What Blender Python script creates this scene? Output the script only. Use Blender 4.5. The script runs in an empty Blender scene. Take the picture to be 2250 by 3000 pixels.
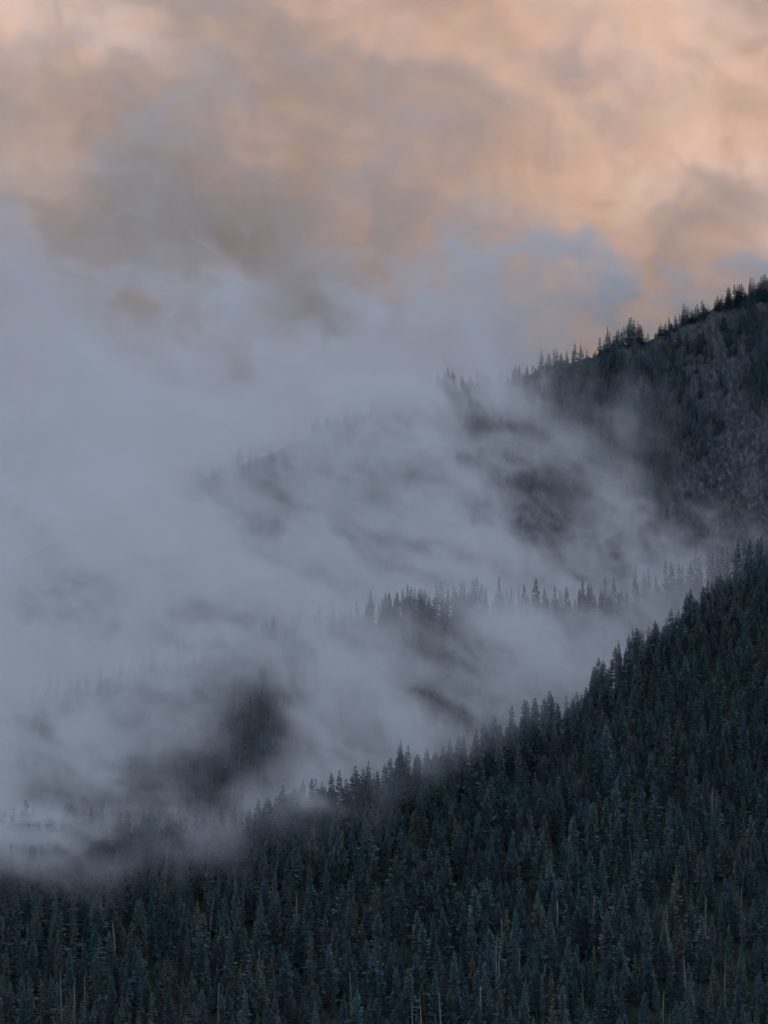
import bpy, math, random
import numpy as np
from mathutils import Vector

sc = bpy.context.scene
COL = sc.collection
RAD = math.radians

# ------------------------------------------------------------------ camera
PITCH = RAD(5.5)
HALF = RAD(7.5)                      # half of the vertical field of view
cd = bpy.data.cameras.new('camera')
cam = bpy.data.objects.new('camera', cd)
COL.objects.link(cam)
sc.camera = cam
cd.sensor_fit = 'VERTICAL'
cd.sensor_height = 24.0
cd.lens = 12.0 / math.tan(HALF)
cd.clip_start = 1.0
cd.clip_end = 60000.0
cam.location = (0, 0, 0)
cam.rotation_euler = (RAD(90) + PITCH, 0, 0)

# ------------------------------------------------------------------ world, sun, exposure
SUN_EL, SUN_AZ = RAD(4.5), RAD(30.0)          # low sun, behind the mountain to the right
world = bpy.data.worlds.new('World')
sc.world = world
world.use_nodes = True
wt = world.node_tree
bg = wt.nodes['Background']
sky = wt.nodes.new('ShaderNodeTexSky')
sky.sky_type = 'NISHITA'
sky.sun_disc = False
sky.sun_elevation = SUN_EL
sky.sun_rotation = SUN_AZ
sky.altitude = 1200
sky.ozone_density = 2.5
sky.dust_density = 2.0
wt.links.new(sky.outputs[0], bg.inputs[0])
bg.inputs[1].default_value = 0.15
# broken grey cloud over the whole sky
wtc = wt.nodes.new('ShaderNodeTexCoord')
wno = wt.nodes.new('ShaderNodeTexNoise')
wno.inputs['Scale'].default_value = 2.2
wno.inputs['Detail'].default_value = 6
wra = wt.nodes.new('ShaderNodeValToRGB')
wra.color_ramp.elements[0].position = 0.28
wra.color_ramp.elements[1].position = 0.62
wra.color_ramp.elements[0].color = (0.25, 0.25, 0.25, 1)
bg2 = wt.nodes.new('ShaderNodeBackground')
bg2.inputs[0].default_value = (0.40, 0.445, 0.56, 1)
bg2.inputs[1].default_value = 1.0
wmx = wt.nodes.new('ShaderNodeMixShader')
wt.links.new(wtc.outputs['Generated'], wno.inputs['Vector'])
wt.links.new(wno.outputs['Fac'], wra.inputs['Fac'])
wt.links.new(wra.outputs['Color'], wmx.inputs['Fac'])
wt.links.new(bg.outputs[0], wmx.inputs[1])
wt.links.new(bg2.outputs[0], wmx.inputs[2])
wt.links.new(wmx.outputs[0], wt.nodes['World Output'].inputs['Surface'])

sl = bpy.data.lights.new('sun', 'SUN')
sl.energy = 3.9
sl.angle = RAD(3.5)
sl.color = (1.0, 0.56, 0.27)
sun = bpy.data.objects.new('sun', sl)
COL.objects.link(sun)
SD = Vector((math.sin(SUN_AZ) * math.cos(SUN_EL), math.cos(SUN_AZ) * math.cos(SUN_EL), math.sin(SUN_EL)))
sun.rotation_euler = SD.to_track_quat('Z', 'Y').to_euler()

vs = sc.view_settings
vs.view_transform = 'Standard'
vs.look = 'None'
vs.exposure = 0.55
vs.gamma = 1.0
vs.use_curve_mapping = False
cy = sc.cycles
cy.volume_bounces = 8
cy.volume_step_rate = 22.0
cy.volume_max_steps = 256
cy.max_bounces = 9
cy.diffuse_bounces = 2
cy.glossy_bounces = 1
cy.transmission_bounces = 1
cy.transparent_max_bounces = 4
cy.caustics_reflective = False
cy.caustics_refractive = False
cy.use_denoising = True
cy.use_adaptive_sampling = True
cy.adaptive_threshold = 0.03
cy.sample_clamp_indirect = 4.0

# ------------------------------------------------------------------ numbers
K = math.tan(HALF) / 1500.0
CP, SP = math.cos(PITCH), math.sin(PITCH)


def at(px, py, Y):
    """world point at depth Y on the line of sight of a photograph pixel (2250 x 3000)"""
    u, v = (px - 1125) * K, (1500 - py) * K
    dy = CP - v * SP
    dz = SP + v * CP
    return np.array((u / dy * Y, Y, dz / dy * Y))


def pix(x, y, z):
    f = y * CP + z * SP
    v = (-y * SP + z * CP) / f
    return 1125 + x / f / K, 1500 - v / K


def spectral2(n, beta, seed):
    r = np.random.default_rng(seed)
    f = np.fft.rfft2(r.standard_normal((n, n)))
    k = np.fft.fftfreq(n) * n
    kk = np.sqrt(k[:, None] ** 2 + (np.fft.rfftfreq(n) * n)[None, :] ** 2)
    kk[0, 0] = 1
    f *= kk ** (-beta / 2)
    f[0, 0] = 0
    a = np.fft.irfft2(f, s=(n, n))
    return (a / a.std()).astype(np.float32)


def spectral3(n, beta, seed, k_min=0):
    r = np.random.default_rng(seed)
    f = np.fft.rfftn(r.standard_normal((n, n, n)).astype(np.float32))
    k = np.fft.fftfreq(n) * n
    kz = np.fft.rfftfreq(n) * n
    kk = np.sqrt(k[:, None, None] ** 2 + k[None, :, None] ** 2 + kz[None, None, :] ** 2)
    kk[0, 0, 0] = 1
    f *= kk ** (-beta / 2) * (1 - np.exp(-(kk / max(k_min, 1e-3)) ** 4))
    f[0, 0, 0] = 0
    a = np.fft.irfftn(f, s=(n, n, n))
    return (a / a.std()).astype(np.float32)


def samp2(T, x, y):
    n = T.shape[0]
    x = np.asarray(x, dtype=np.float64)
    y = np.asarray(y, dtype=np.float64)
    i, j = np.floor(x).astype(int), np.floor(y).astype(int)
    a, b = x - i, y - j
    a = a * a * (3 - 2 * a)
    b = b * b * (3 - 2 * b)
    i0, i1, j0, j1 = i % n, (i + 1) % n, j % n, (j + 1) % n
    return (T[i0, j0] * (1 - a) + T[i1, j0] * a) * (1 - b) + (T[i0, j1] * (1 - a) + T[i1, j1] * a) * b


def samp3(T, x, y, z):
    n = T.shape[0]
    i, j, k = np.floor(x).astype(np.int32), np.floor(y).astype(np.int32), np.floor(z).astype(np.int32)
    a, b, c = (x - i).astype(np.float32), (y - j).astype(np.float32), (z - k).astype(np.float32)
    i0, j0, k0 = i % n, j % n, k % n
    i1, j1, k1 = (i0 + 1) % n, (j0 + 1) % n, (k0 + 1) % n
    F = T.ravel()
    i0 = i0 * (n * n); i1 = i1 * (n * n); j0 = j0 * n; j1 = j1 * n
    c0 = (F[i0 + j0 + k0] * (1 - a) + F[i1 + j0 + k0] * a) * (1 - b) + (F[i0 + j1 + k0] * (1 - a) + F[i1 + j1 + k0] * a) * b
    c1 = (F[i0 + j0 + k1] * (1 - a) + F[i1 + j0 + k1] * a) * (1 - b) + (F[i0 + j1 + k1] * (1 - a) + F[i1 + j1 + k1] * a) * b
    return c0 * (1 - c) + c1 * c


def sstep(a, b, x):
    t = np.clip((x - a) / (b - a), 0, 1)
    return t * t * (3 - 2 * t)


TN = spectral2(512, 3.2, 11)
TR = spectral2(512, 2.4, 12)
RND = random.Random(7)
NR = np.random.default_rng(7)

# ------------------------------------------------------------------ hills
GROUND_Z = -135.0


class Hill:
    """a spur of the mountain: crest line (x -> depth, height), a face towards the camera and a back"""

    def __init__(self, crest, s1, s2, w, amp):
        crest = sorted(crest)
        self.cx = np.array([c[0] for c in crest])
        self.cyy = np.array([c[1] for c in crest])
        self.cz = np.array([c[2] for c in crest])
        self.s1, self.s2, self.w, self.amp = s1, s2, w, amp

    def yc(self, x):
        return np.interp(x, self.cx, self.cyy)

    def zc(self, x):
        return np.interp(x, self.cx, self.cz)

    def extra(self, x, y):
        return 0.0

    def h(self, x, y):
        x = np.asarray(x, dtype=np.float64)
        y = np.asarray(y, dtype=np.float64)
        d = y - self.yc(x)
        a, b = (self.s1 + self.s2) / 2, (self.s2 - self.s1) / 2
        z = self.zc(x) - (a * (np.sqrt(d * d + self.w ** 2) - self.w) + b * d)
        z = z + self.amp * samp2(TN, x / 5.0 + 31, y / 5.0 + 7) * np.clip(np.abs(d) / 40, 0.12, 1)
        z = z + self.extra(x, y)
        return np.maximum(z, GROUND_Z - 8)


# tree-tip skyline of the front forest, in photograph pixels
tipsF = [(-300, 2500), (0, 2455), (300, 2440), (600, 2430), (720, 2425), (850, 2365), (1000, 2320), (1250, 2220), (1450, 2135),
         (1560, 2085), (1700, 2025), (1780, 1930), (1880, 1830), (1980, 1775), (2080, 1690), (2150, 1640), (2250, 1590)]
crestF = []
for px, py in tipsF:
    for Y in np.arange(1650, 2200, 1.0):
        p = at(px, py, Y)
        if -72 + 0.80 * (Y - 1650) >= p[2] - 18:
            crestF.append((p[0], Y, p[2] - 18))
            break
x0, y0, z0 = crestF[-1]
crestF += [(x0 + 120, y0 + 70, z0 + 66), (x0 + 400, y0 + 190, z0 + 200), (x0 + 1500, y0 + 500, z0 + 480)]
x0, y0, z0 = crestF[0]
crestF += [(x0 - 300, y0 - 20, z0 - 20), (x0 - 1500, y0 - 60, z0 - 40)]
F = Hill(crestF, 0.80, 0.55, 14.0, 3.0)

tipsS = [(-700, 2290), (-300, 2140), (0, 2030), (100, 2005), (300, 1945), (540, 1880), (720, 1815), (950, 1775), (1080, 1755), (1180, 1735),
         (1260, 1735), (1350, 1728), (1500, 1732), (1700, 1728), (1850, 1725), (1900, 1705), (2000, 1660), (2130, 1625), (2250, 1610)]
crestS = []
for px, py in tipsS:
    p = at(px, py, 2450 + 0.04 * (px - 1125))
    crestS.append((p[0], p[1], p[2] - 17))
crestS += [(420, 2560, 235), (800, 2700, 400), (1400, 2950, 560), (2600, 3300, 640), (-900, 2330, -60), (-2500, 2200, -130)]  # to the right, out of view, the ridge climbs to shut out the sun
S = Hill(crestS, 0.78, 0.5, 16.0, 4.0)

gM = [(-600, 1900), (0, 1660), (400, 1490), (700, 1355), (1000, 1235), (1250, 1168), (1400, 1120), (1500, 1098), (1600, 1075), (1660, 1054),
      (1745, 1034), (1785, 1012), (1830, 1000), (1900, 990), (1960, 968), (2010, 945), (2060, 925), (2100, 908), (2130, 897), (2190, 880), (2250, 862), (2400, 810)]
crestM = []
for px, py in gM:
    p = at(px, py, 3300 + 0.03 * (px - 1125))
    crestM.append((p[0], p[1], p[2]))
crestM += [(600, 3560, 640), (1100, 4050, 800), (1800, 4500, 880), (3200, 5200, 900), (-1200, 3300, 60), (-2600, 3100, -120)]  # out-of-view crest on the right raised to block the low sun


class Mountain(Hill):
    def extra(self, x, y):
        d = self.yc(x) - y                                    # run below the crest
        below = np.clip(d / 25.0, 0, 1)
        g = samp2(TN, x / 2.1 + 100, y / 9.0 + 40)            # gullies running down the face
        r = samp2(TR, x / 1.6 + 17, y / 2.4 + 90)
        ridged = 1 - np.abs(samp2(TN, x / 1.2 + 60, y / 2.6 + 11))
        zone = sstep(-40, 60, x) * (1 - sstep(165, 215, d))   # craggy upper right, smooth scree below
        zone = 0.25 + 0.75 * zone
        return (1.6 * samp2(TR, x / 1.3 + 3, y / 1.3) + 0.8) * (1 - below) + 3.2 * samp2(TN, x / 1.1 + 200, y / 3.0 + 50) + below * zone * (8.5 * g + 4.0 * r + 11.0 * ridged) - 5.0 * below * zone


M = Mountain(crestM, 0.98, 0.6, 7.0, 5.0)


# ------------------------------------------------------------------ materials
def new_mat(name):
    m = bpy.data.materials.new(name)
    m.use_nodes = True
    b = m.node_tree.nodes['Principled BSDF']
    b.inputs['Specular IOR Level'].default_value = 0.15
    b.inputs['Roughness'].default_value = 0.85
    return m, m.node_tree, b


def noise_node(t, scale, detail=5, vec=None, rough=0.55):
    n = t.nodes.new('ShaderNodeTexNoise')
    n.inputs['Scale'].default_value = scale
    n.inputs['Detail'].default_value = detail
    n.inputs['Roughness'].default_value = rough
    if vec is not None:
        t.links.new(vec, n.inputs['Vector'])
    return n


def ramp(t, src, stops):
    r = t.nodes.new('ShaderNodeValToRGB')
    e = r.color_ramp.elements
    while len(e) < len(stops):
        e.new(0.5)
    for q, (p, c) in zip(e, stops):
        q.position = p
        q.color = (*c, 1)
    t.links.new(src, r.inputs['Fac'])
    return r.outputs['Color']


def mixc(t, fac, a, b):
    m = t.nodes.new('ShaderNodeMix')
    m.data_type = 'RGBA'
    for s, v in ((m.inputs[0], fac), (m.inputs[6], a), (m.inputs[7], b)):
        if isinstance(v, (int, float)):
            s.default_value = v
        elif isinstance(v, tuple):
            s.default_value = (*v, 1)
        else:
            t.links.new(v, s)
    return m.outputs[2]


def needle_mat(name, ca, cb, cc, dry):
    """needles: colour shifts from tree to tree and from bough to bough; dry boughs are grey-brown"""
    m, t, b = new_mat(name)
    oi = t.nodes.new('ShaderNodeObjectInfo')
    mid = tuple(0.5 * (p_ + q_) for p_, q_ in zip(ca, cb))
    warm = (cb[0] * 1.35, cb[1] * 0.95, cb[2] * 0.72)
    col = ramp(t, oi.outputs['Random'], [(0.0, ca), (0.22, mid), (0.45, cb), (0.62, warm), (0.78, ca), (1.0, cc)])
    tc = t.nodes.new('ShaderNodeTexCoord')
    n = noise_node(t, 0.9, 4, tc.outputs['Object'])
    v = ramp(t, n.outputs['Fac'], [(0.3, (0.55, 0.55, 0.55)), (0.7, (1.5, 1.5, 1.5))])
    mm = t.nodes.new('ShaderNodeMix')
    mm.data_type = 'RGBA'
    mm.blend_type = 'MULTIPLY'
    mm.inputs[0].default_value = 1
    t.links.new(col, mm.inputs[6])
    t.links.new(v, mm.inputs[7])
    at_ = t.nodes.new('ShaderNodeAttribute')
    at_.attribute_name = 'dry'
    out = mixc(t, at_.outputs['Fac'], mm.outputs[2], dry)
    t.links.new(out, b.inputs['Base Color'])
    b.inputs['Roughness'].default_value = 0.7
    b.inputs['Specular IOR Level'].default_value = 0.25
    return m


M_NEEDLE = needle_mat('fir_needles', (0.046, 0.104, 0.122), (0.096, 0.184, 0.204), (0.165, 0.255, 0.268), (0.13, 0.115, 0.10))
M_LARCH = needle_mat('yellowing_needles', (0.18, 0.22, 0.11), (0.23, 0.25, 0.125), (0.32, 0.27, 0.15), (0.20, 0.15, 0.09))


def bark_mat(name, a, c):
    m, t, b = new_mat(name)
    tc = t.nodes.new('ShaderNodeTexCoord')
    mp = t.nodes.new('ShaderNodeMapping')
    mp.inputs['Scale'].default_value = (3, 3, 0.35)
    t.links.new(tc.outputs['Object'], mp.inputs[0])
    n = noise_node(t, 1.2, 5, mp.outputs[0])
    t.links.new(ramp(t, n.outputs['Fac'], [(0.3, a), (0.7, c)]), b.inputs['Base Color'])
    return m


M_BARK = bark_mat('grey_bark', (0.07, 0.06, 0.055), (0.20, 0.18, 0.165))
M_DEADWOOD = bark_mat('bleached_deadwood', (0.14, 0.13, 0.122), (0.36, 0.335, 0.32))


def ground_mat():
    m, t, b = new_mat('forest_floor')
    tc = t.nodes.new('ShaderNodeTexCoord')
    n = noise_node(t, 0.12, 8, tc.outputs['Object'])
    t.links.new(ramp(t, n.outputs['Fac'], [(0.3, (0.018, 0.022, 0.018)), (0.55, (0.035, 0.045, 0.032)), (0.75, (0.06, 0.055, 0.045))]), b.inputs['Base Color'])
    return m


M_FLOOR = ground_mat()


def rock_mat():
    m, t, b = new_mat('mountain_rock')
    tc = t.nodes.new('ShaderNodeTexCoord')
    mp = t.nodes.new('ShaderNodeMapping')
    mp.inputs['Scale'].default_value = (1.0, 0.42, 0.42)
    t.links.new(tc.outputs['Object'], mp.inputs[0])
    P = mp.outputs[0]
    n1 = noise_node(t, 0.26, 9, P, 0.72)
    n2 = noise_node(t, 0.022, 6, P)
    n3 = noise_node(t, 0.035, 7, P, 0.6)
    rock = ramp(t, n1.outputs['Fac'], [(0.34, (0.018, 0.021, 0.024)), (0.47, (0.058, 0.064, 0.070)), (0.58, (0.115, 0.121, 0.126)), (0.70, (0.27, 0.275, 0.28))])
    soil = ramp(t, n1.outputs['Fac'], [(0.35, (0.045, 0.033, 0.028)), (0.65, (0.16, 0.115, 0.095))])
    c = mixc(t, ramp(t, n3.outputs['Fac'], [(0.52, (0, 0, 0)), (0.66, (0.4, 0.4, 0.4))]), rock, soil)
    ga = t.nodes.new('ShaderNodeAttribute')
    ga.attribute_name = 'green'
    gm = t.nodes.new('ShaderNodeMath')
    gm.operation = 'ADD'
    t.links.new(ga.outputs['Fac'], gm.inputs[0])
    sub = t.nodes.new('ShaderNodeMath')
    sub.operation = 'MULTIPLY_ADD'
    t.links.new(n1.outputs['Fac'], sub.inputs[0])
    sub.inputs[1].default_value = 2.2
    sub.inputs[2].default_value = -1.1
    t.links.new(sub.outputs[0], gm.inputs[1])
    grn = ramp(t, n2.outputs['Fac'], [(0.35, (0.022, 0.036, 0.026)), (0.65, (0.05, 0.066, 0.04))])
    c = mixc(t, ramp(t, gm.outputs[0], [(0.42, (0, 0, 0)), (0.62, (1, 1, 1))]), c, grn)
    t.links.new(c, b.inputs['Base Color'])
    bp = t.nodes.new('ShaderNodeBump')
    bp.inputs['Strength'].default_value = 0.9
    bp.inputs['Distance'].default_value = 3.0
    nb = noise_node(t, 0.5, 6, P, 0.7)
    t.links.new(nb.outputs['Fac'], bp.inputs['Height'])
    t.links.new(bp.outputs[0], b.inputs['Normal'])
    return m


M_ROCK = rock_mat()


def stone_mat():
    m, t, b = new_mat('scree_stone')
    oi = t.nodes.new('ShaderNodeObjectInfo')
    t.links.new(ramp(t, oi.outputs['Random'], [(0.0, (0.06, 0.06, 0.068)), (0.6, (0.12, 0.118, 0.12)), (0.9, (0.20, 0.19, 0.185)), (1.0, (0.42, 0.41, 0.40))]), b.inputs['Base Color'])
    return m


M_STONE = stone_mat()


# ------------------------------------------------------------------ helpers for objects
def tag(o, label=None, cat=None, group=None, kind=None):
    if label:
        o['label'] = label
    if cat:
        o['category'] = cat
    if group:
        o['group'] = group
    if kind:
        o['kind'] = kind
    return o


def mesh_from(name, v, f, mat, attrs=None, smooth=False):
    me = bpy.data.meshes.new(name)
    me.from_pydata(v, [], f)
    me.materials.append(mat)
    if attrs:
        for k_, vals in attrs.items():
            a_ = me.attributes.new(k_, 'FLOAT', 'POINT')
            a_.data.foreach_set('value', np.asarray(vals, dtype=np.float32))
    if smooth:
        me.shade_smooth()
    return me


def link(name, data, parent=None):
    o = bpy.data.objects.new(name, data)
    COL.objects.link(o)
    if parent is not None:
        o.parent = parent
    return o


def grid_mesh(name, hill, xs, ys, mat, green=None):
    X, Y = np.meshgrid(xs, ys, indexing='ij')
    Z = hill.h(X, Y)
    nx, ny = X.shape
    co = np.stack([X, Y, Z], -1).reshape(-1, 3).astype(np.float32)
    i, j = np.meshgrid(np.arange(nx - 1), np.arange(ny - 1), indexing='ij')
    a = (i * ny + j).ravel()
    q = np.stack([a, a + ny, a + ny + 1, a + 1], -1).astype(np.int32)
    me = bpy.data.meshes.new(name)
    me.vertices.add(len(co))
    me.vertices.foreach_set('co', co.ravel())
    me.loops.add(q.size)
    me.loops.foreach_set('vertex_index', q.ravel())
    me.polygons.add(len(q))
    me.polygons.foreach_set('loop_start', np.arange(0, q.size, 4, dtype=np.int32))
    me.polygons.foreach_set('loop_total', np.full(len(q), 4, dtype=np.int32))
    me.update()
    me.validate()
    me.materials.append(mat)
    if green is not None:
        g = green(X, Y, Z).ravel().astype(np.float32)
        a_ = me.attributes.new('green', 'FLOAT', 'POINT')
        a_.data.foreach_set('value', g)
    me.shade_smooth()
    return me


def spaced(a, b, lo, hi, fine, coarse):
    """grid lines: fine between lo and hi, coarser outside"""
    return np.concatenate([np.arange(a, lo, coarse), np.arange(lo, hi, fine), np.arange(hi, b + coarse, coarse)])


o = link('front_hillside', grid_mesh('front_hillside', F, spaced(-1500, 1700, -260, 300, 5, 40), spaced(1300, 2700, 1560, 2140, 5, 30), M_FLOOR))
tag(o, 'steep forested front hillside rising to the right', kind='structure')
o = link('second_hillside', grid_mesh('second_hillside', S, spaced(-2500, 2600, -360, 420, 6, 50), spaced(1900, 3900, 2150, 2620, 6, 40), M_FLOOR))
tag(o, 'forested ridge behind the front hillside, half lost in fog', kind='structure')

# where shrubs and turf grow on the mountain, set by places seen on its face
GREEN = [(1750, 1180, 1.0, 110), (1850, 1330, 1.0, 130), (1720, 1380, 0.9, 120), (1950, 1250, 0.9, 80), (1800, 1080, 0.6, 60), (1960, 1030, 0.5, 50),
         (2230, 1130, 1.0, 60), (2150, 960, 0.5, 60), (2240, 960, 0.8, 50), (1600, 1250, 0.8, 130), (1300, 1250, 0.7, 150), (1100, 1350, 0.8, 150), (1450, 1150, 0.7, 100), (1900, 1000, 0.5, 40)]


def green_fn(X, Y, Z):
    u, v = pix(X, Y, Z)
    g = np.zeros_like(X)
    for px, py, a, r in GREEN:
        g = np.maximum(g, a * np.exp(-(((u - px) / r) ** 2 + ((v - py) / (r * 1.15)) ** 2)))
    d = np.abs(Y - M.yc(X))
    g = np.maximum(g, 0.55 * np.exp(-(d / 12.0) ** 2))
    g = np.maximum(g, np.where(Y > M.yc(X) + 5, 0.7, 0))
    return g


o = link('rocky_mountain', grid_mesh('rocky_mountain', M, spaced(-2600, 3200, -240, 380, 2.0, 50), spaced(2500, 5600, 2960, 3400, 2.0, 40), M_ROCK, green_fn))
tag(o, 'steep rocky mountain with scree and dark firs above the fog', kind='structure')

crestD = [(-3000, 5700, 420), (-1200, 5900, 700), (-500, 6000, 560), (0, 6050, 560), (400, 6100, 700), (700, 6200, 840), (1000, 6200, 875), (1230, 6200, 785), (1400, 6200, 795), (1560, 6250, 790), (1700, 6250, 730), (2000, 6300, 720), (3500, 6400, 900), (5000, 6400, 600)]
D = Hill(crestD, 0.8, 0.8, 25.0, 30.0)  # unseen mountain added to block the low sun, crest shaped for its shadow
o = link('added_shade_mountain', grid_mesh('added_shade_mountain', D, np.arange(-3000, 5000, 45.0), np.arange(5200, 7400, 30.0), M_ROCK))
tag(o, 'unseen far mountain added to shade the valley and low cloud', kind='structure')

G = 9000.0
me = mesh_from('valley_floor', [(-G, -G, GROUND_Z), (G, -G, GROUND_Z), (G, G, GROUND_Z), (-G, G, GROUND_Z)], [(0, 1, 2, 3)], M_FLOOR)
tag(link('valley_floor', me), 'dark forested valley floor', kind='structure')


# ------------------------------------------------------------------ trees
def tube(v, f, pts, rads, n=6):
    base = len(v)
    for k_, (p, r) in enumerate(zip(pts, rads)):
        for q in range(n):
            a_ = 2 * math.pi * q / n
            v.append((p[0] + r * math.cos(a_), p[1] + r * math.sin(a_), p[2]))
    for k_ in range(len(pts) - 1):
        for q in range(n):
            q2 = (q + 1) % n
            f.append((base + k_ * n + q, base + k_ * n + q2, base + (k_ + 1) * n + q2, base + (k_ + 1) * n + q))
    f.append(tuple(base + (len(pts) - 1) * n + q for q in range(n)))


def limb(v, f, a, b, r0, r1):
    """thin three-sided dead branch from a to b"""
    a, b = Vector(a), Vector(b)
    d = (b - a).normalized()
    s = d.cross(Vector((0, 0, 1)))
    if s.length < 1e-3:
        s = Vector((1, 0, 0))
    s.normalize()
    u = d.cross(s)
    base = len(v)
    for p, r in ((a, r0), (b, r1)):
        for q in range(3):
            an = 2.094 * q
            v.append(tuple(p + s * (r * math.cos(an)) + u * (r * math.sin(an))))
    for q in range(3):
        q2 = (q + 1) % 3
        f.append((base + q, base + q2, base + 3 + q2, base + 3 + q))


def conifer(seed, H, R, bare=0.12, taper=0.85, whorl=1.2, per=7, droop=0.25, ragged=0.3, dryness=0.06, lean=0.0, gap=0.06, top=0.3):
    """crown of real boughs (each a drooping fan of twigs) and a tapered trunk"""
    r = random.Random(seed)
    v, f, dry = [], [], []
    ph = r.uniform(0, 6.28)

    def trunk_at(h):
        t_ = h / H
        return (lean * H * t_ * t_ + 0.15 * math.sin(ph + 5 * t_), 0.15 * math.cos(ph + 4 * t_), h)
    z = H * bare
    sect = [r.uniform(1 - ragged, 1 + ragged * 0.6) for _ in range(24)]
    while z < H * 0.985:
        t_ = (z - H * bare) / (H * (1 - bare))
        prof = (1 - t_) ** taper * (0.6 + 0.4 * min(1, t_ * 3 + 0.3))
        rad = R * prof + top * (1 - t_) + 0.12
        nb = max(4, int(per * (0.6 + 0.4 * (1 - t_)) + r.uniform(-0.5, 1)))
        a0 = r.uniform(0, 6.28)
        for q in range(nb):
            if r.random() < gap:
                continue
            phi = a0 + 6.283 * q / nb + r.uniform(-0.4, 0.4)
            lump = sect[int((phi % 6.283) / 6.283 * 8) % 8] * sect[8 + int(t_ * 15.99)]
            L_ = rad * lump * r.uniform(0.7, 1.2)
            isdry = 1.0 if r.random() < dryness * (1.8 - 1.5 * t_) else r.uniform(0, 0.15)
            ox, oy, oz = trunk_at(z + r.uniform(-0.35, 0.35) * whorl)
            cx_, sx_ = math.cos(phi), math.sin(phi)
            up = 0.5 * t_ - droop * (1.15 - 0.6 * t_) + r.uniform(-0.14, 0.14)
            seg = 3 if L_ < 1.2 else 5
            base = 0.12
            pts = []
            for s_ in range(seg + 1):
                q_ = base + (1 - base) * s_ / seg
                zz = oz + L_ * (up * q_ - 0.16 * math.sin(q_ * 3.14) * droop + 0.14 * q_ * q_)
                pts.append((ox + cx_ * L_ * q_, oy + sx_ * L_ * q_, zz))
            wdt = 0.42 * L_ + 0.16
            for s_ in range(seg):
                q_ = s_ / seg
                ax, ay, az = pts[s_]
                bx, by, bz = pts[s_ + 1]
                env = (0.35 + 1.1 * q_) if q_ < 0.55 else 0.955 - 0.75 * (q_ - 0.55) / 0.45
                for sd in (-1, 1):
                    w_ = wdt * env * r.uniform(0.6, 1.35)
                    fw = (0.5 * L_ / seg) + w_ * r.uniform(0.35, 0.75)
                    dr = -w_ * r.uniform(0.10, 0.55)
                    th = 0.30 * w_ + 0.06
                    b0 = len(v)
                    # side twig: a pointed leaf-like spray of two faces, slightly roofed
                    v += [(ax, ay, az), (bx, by, bz),
                          (ax + sd * sx_ * w_ + cx_ * fw, ay - sd * cx_ * w_ + sx_ * fw, az + dr),
                          (ax + sd * sx_ * w_ * 0.55 + cx_ * (fw * 0.45 - th * 0.5), ay - sd * cx_ * w_ * 0.55 + sx_ * (fw * 0.45 - th * 0.5), az + dr * 0.9 - 0.05)]
                    f += [(b0, b0 + 1, b0 + 2), (b0, b0 + 2, b0 + 3)]
                    dry += [isdry] * 4
                if r.random() < 0.75:
                    b0 = len(v)
                    w_ = wdt * env
                    v += [(ax, ay, az), (bx, by, bz), (0.5 * (ax + bx) + r.uniform(-.15, .15), 0.5 * (ay + by) + r.uniform(-.15, .15), 0.5 * (az + bz) - 0.15 - w_ * r.uniform(0.2, 0.55))]
                    f.append((b0, b0 + 1, b0 + 2))
                    dry += [min(1.0, isdry + 0.1)] * 3
            b0 = len(v)
            ax, ay, az = pts[-2]
            bx, by, bz = pts[-1]
            w_ = wdt * 0.3
            v += [(ax - sx_ * w_, ay + cx_ * w_, az - 0.05), (ax + sx_ * w_, ay - cx_ * w_, az - 0.05), (bx + cx_ * 0.3, by + sx_ * 0.3, bz + 0.03)]
            f.append((b0, b0 + 1, b0 + 2))
            dry += [isdry] * 3
        z += whorl * r.uniform(0.7, 1.3) * (0.5 + 0.6 * (1 - t_))
    tx, ty, tz = trunk_at(H)
    for q in range(6):                                   # leader shoots
        an = 1.047 * q
        b0 = len(v)
        v += [(tx, ty, tz + 0.35), (tx + 0.3 * math.cos(an), ty + 0.3 * math.sin(an), tz - 1.0), (tx + 0.3 * math.cos(an + 1), ty + 0.3 * math.sin(an + 1), tz - 1.0)]
        f.append((b0, b0 + 1, b0 + 2))
        dry += [0.05] * 3
    tv, tf = [], []
    ks = [-0.06, 0.0, 0.15, 0.35, 0.6, 0.85, 0.99]
    r0 = H * 0.0095 + 0.04
    tube(tv, tf, [trunk_at(H * q) for q in ks], [r0 * (1.25 if q <= 0 else 1 - 0.93 * q) for q in ks])
    for _ in range(10):                                  # dead stubs under the crown
        h_ = H * r.uniform(bare * 0.4, bare + 0.25)
        p = trunk_at(h_)
        an = r.uniform(0, 6.28)
        l_ = r.uniform(0.5, 1.6)
        limb(tv, tf, p, (p[0] + l_ * math.cos(an), p[1] + l_ * math.sin(an), p[2] - 0.3 * l_), 0.05, 0.02)
    return (v, f, dry), (tv, tf)


VAR = {}                                                 # kind -> list of (crown mesh, trunk mesh, height)


def variant(kind, mat, **kw):
    (v, f, d), (tv, tf) = conifer(**kw)
    VAR.setdefault(kind, []).append((mesh_from('crown', v, f, mat, {'dry': d}), mesh_from('trunk', tv, tf, M_BARK, smooth=True), kw['H']))


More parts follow.
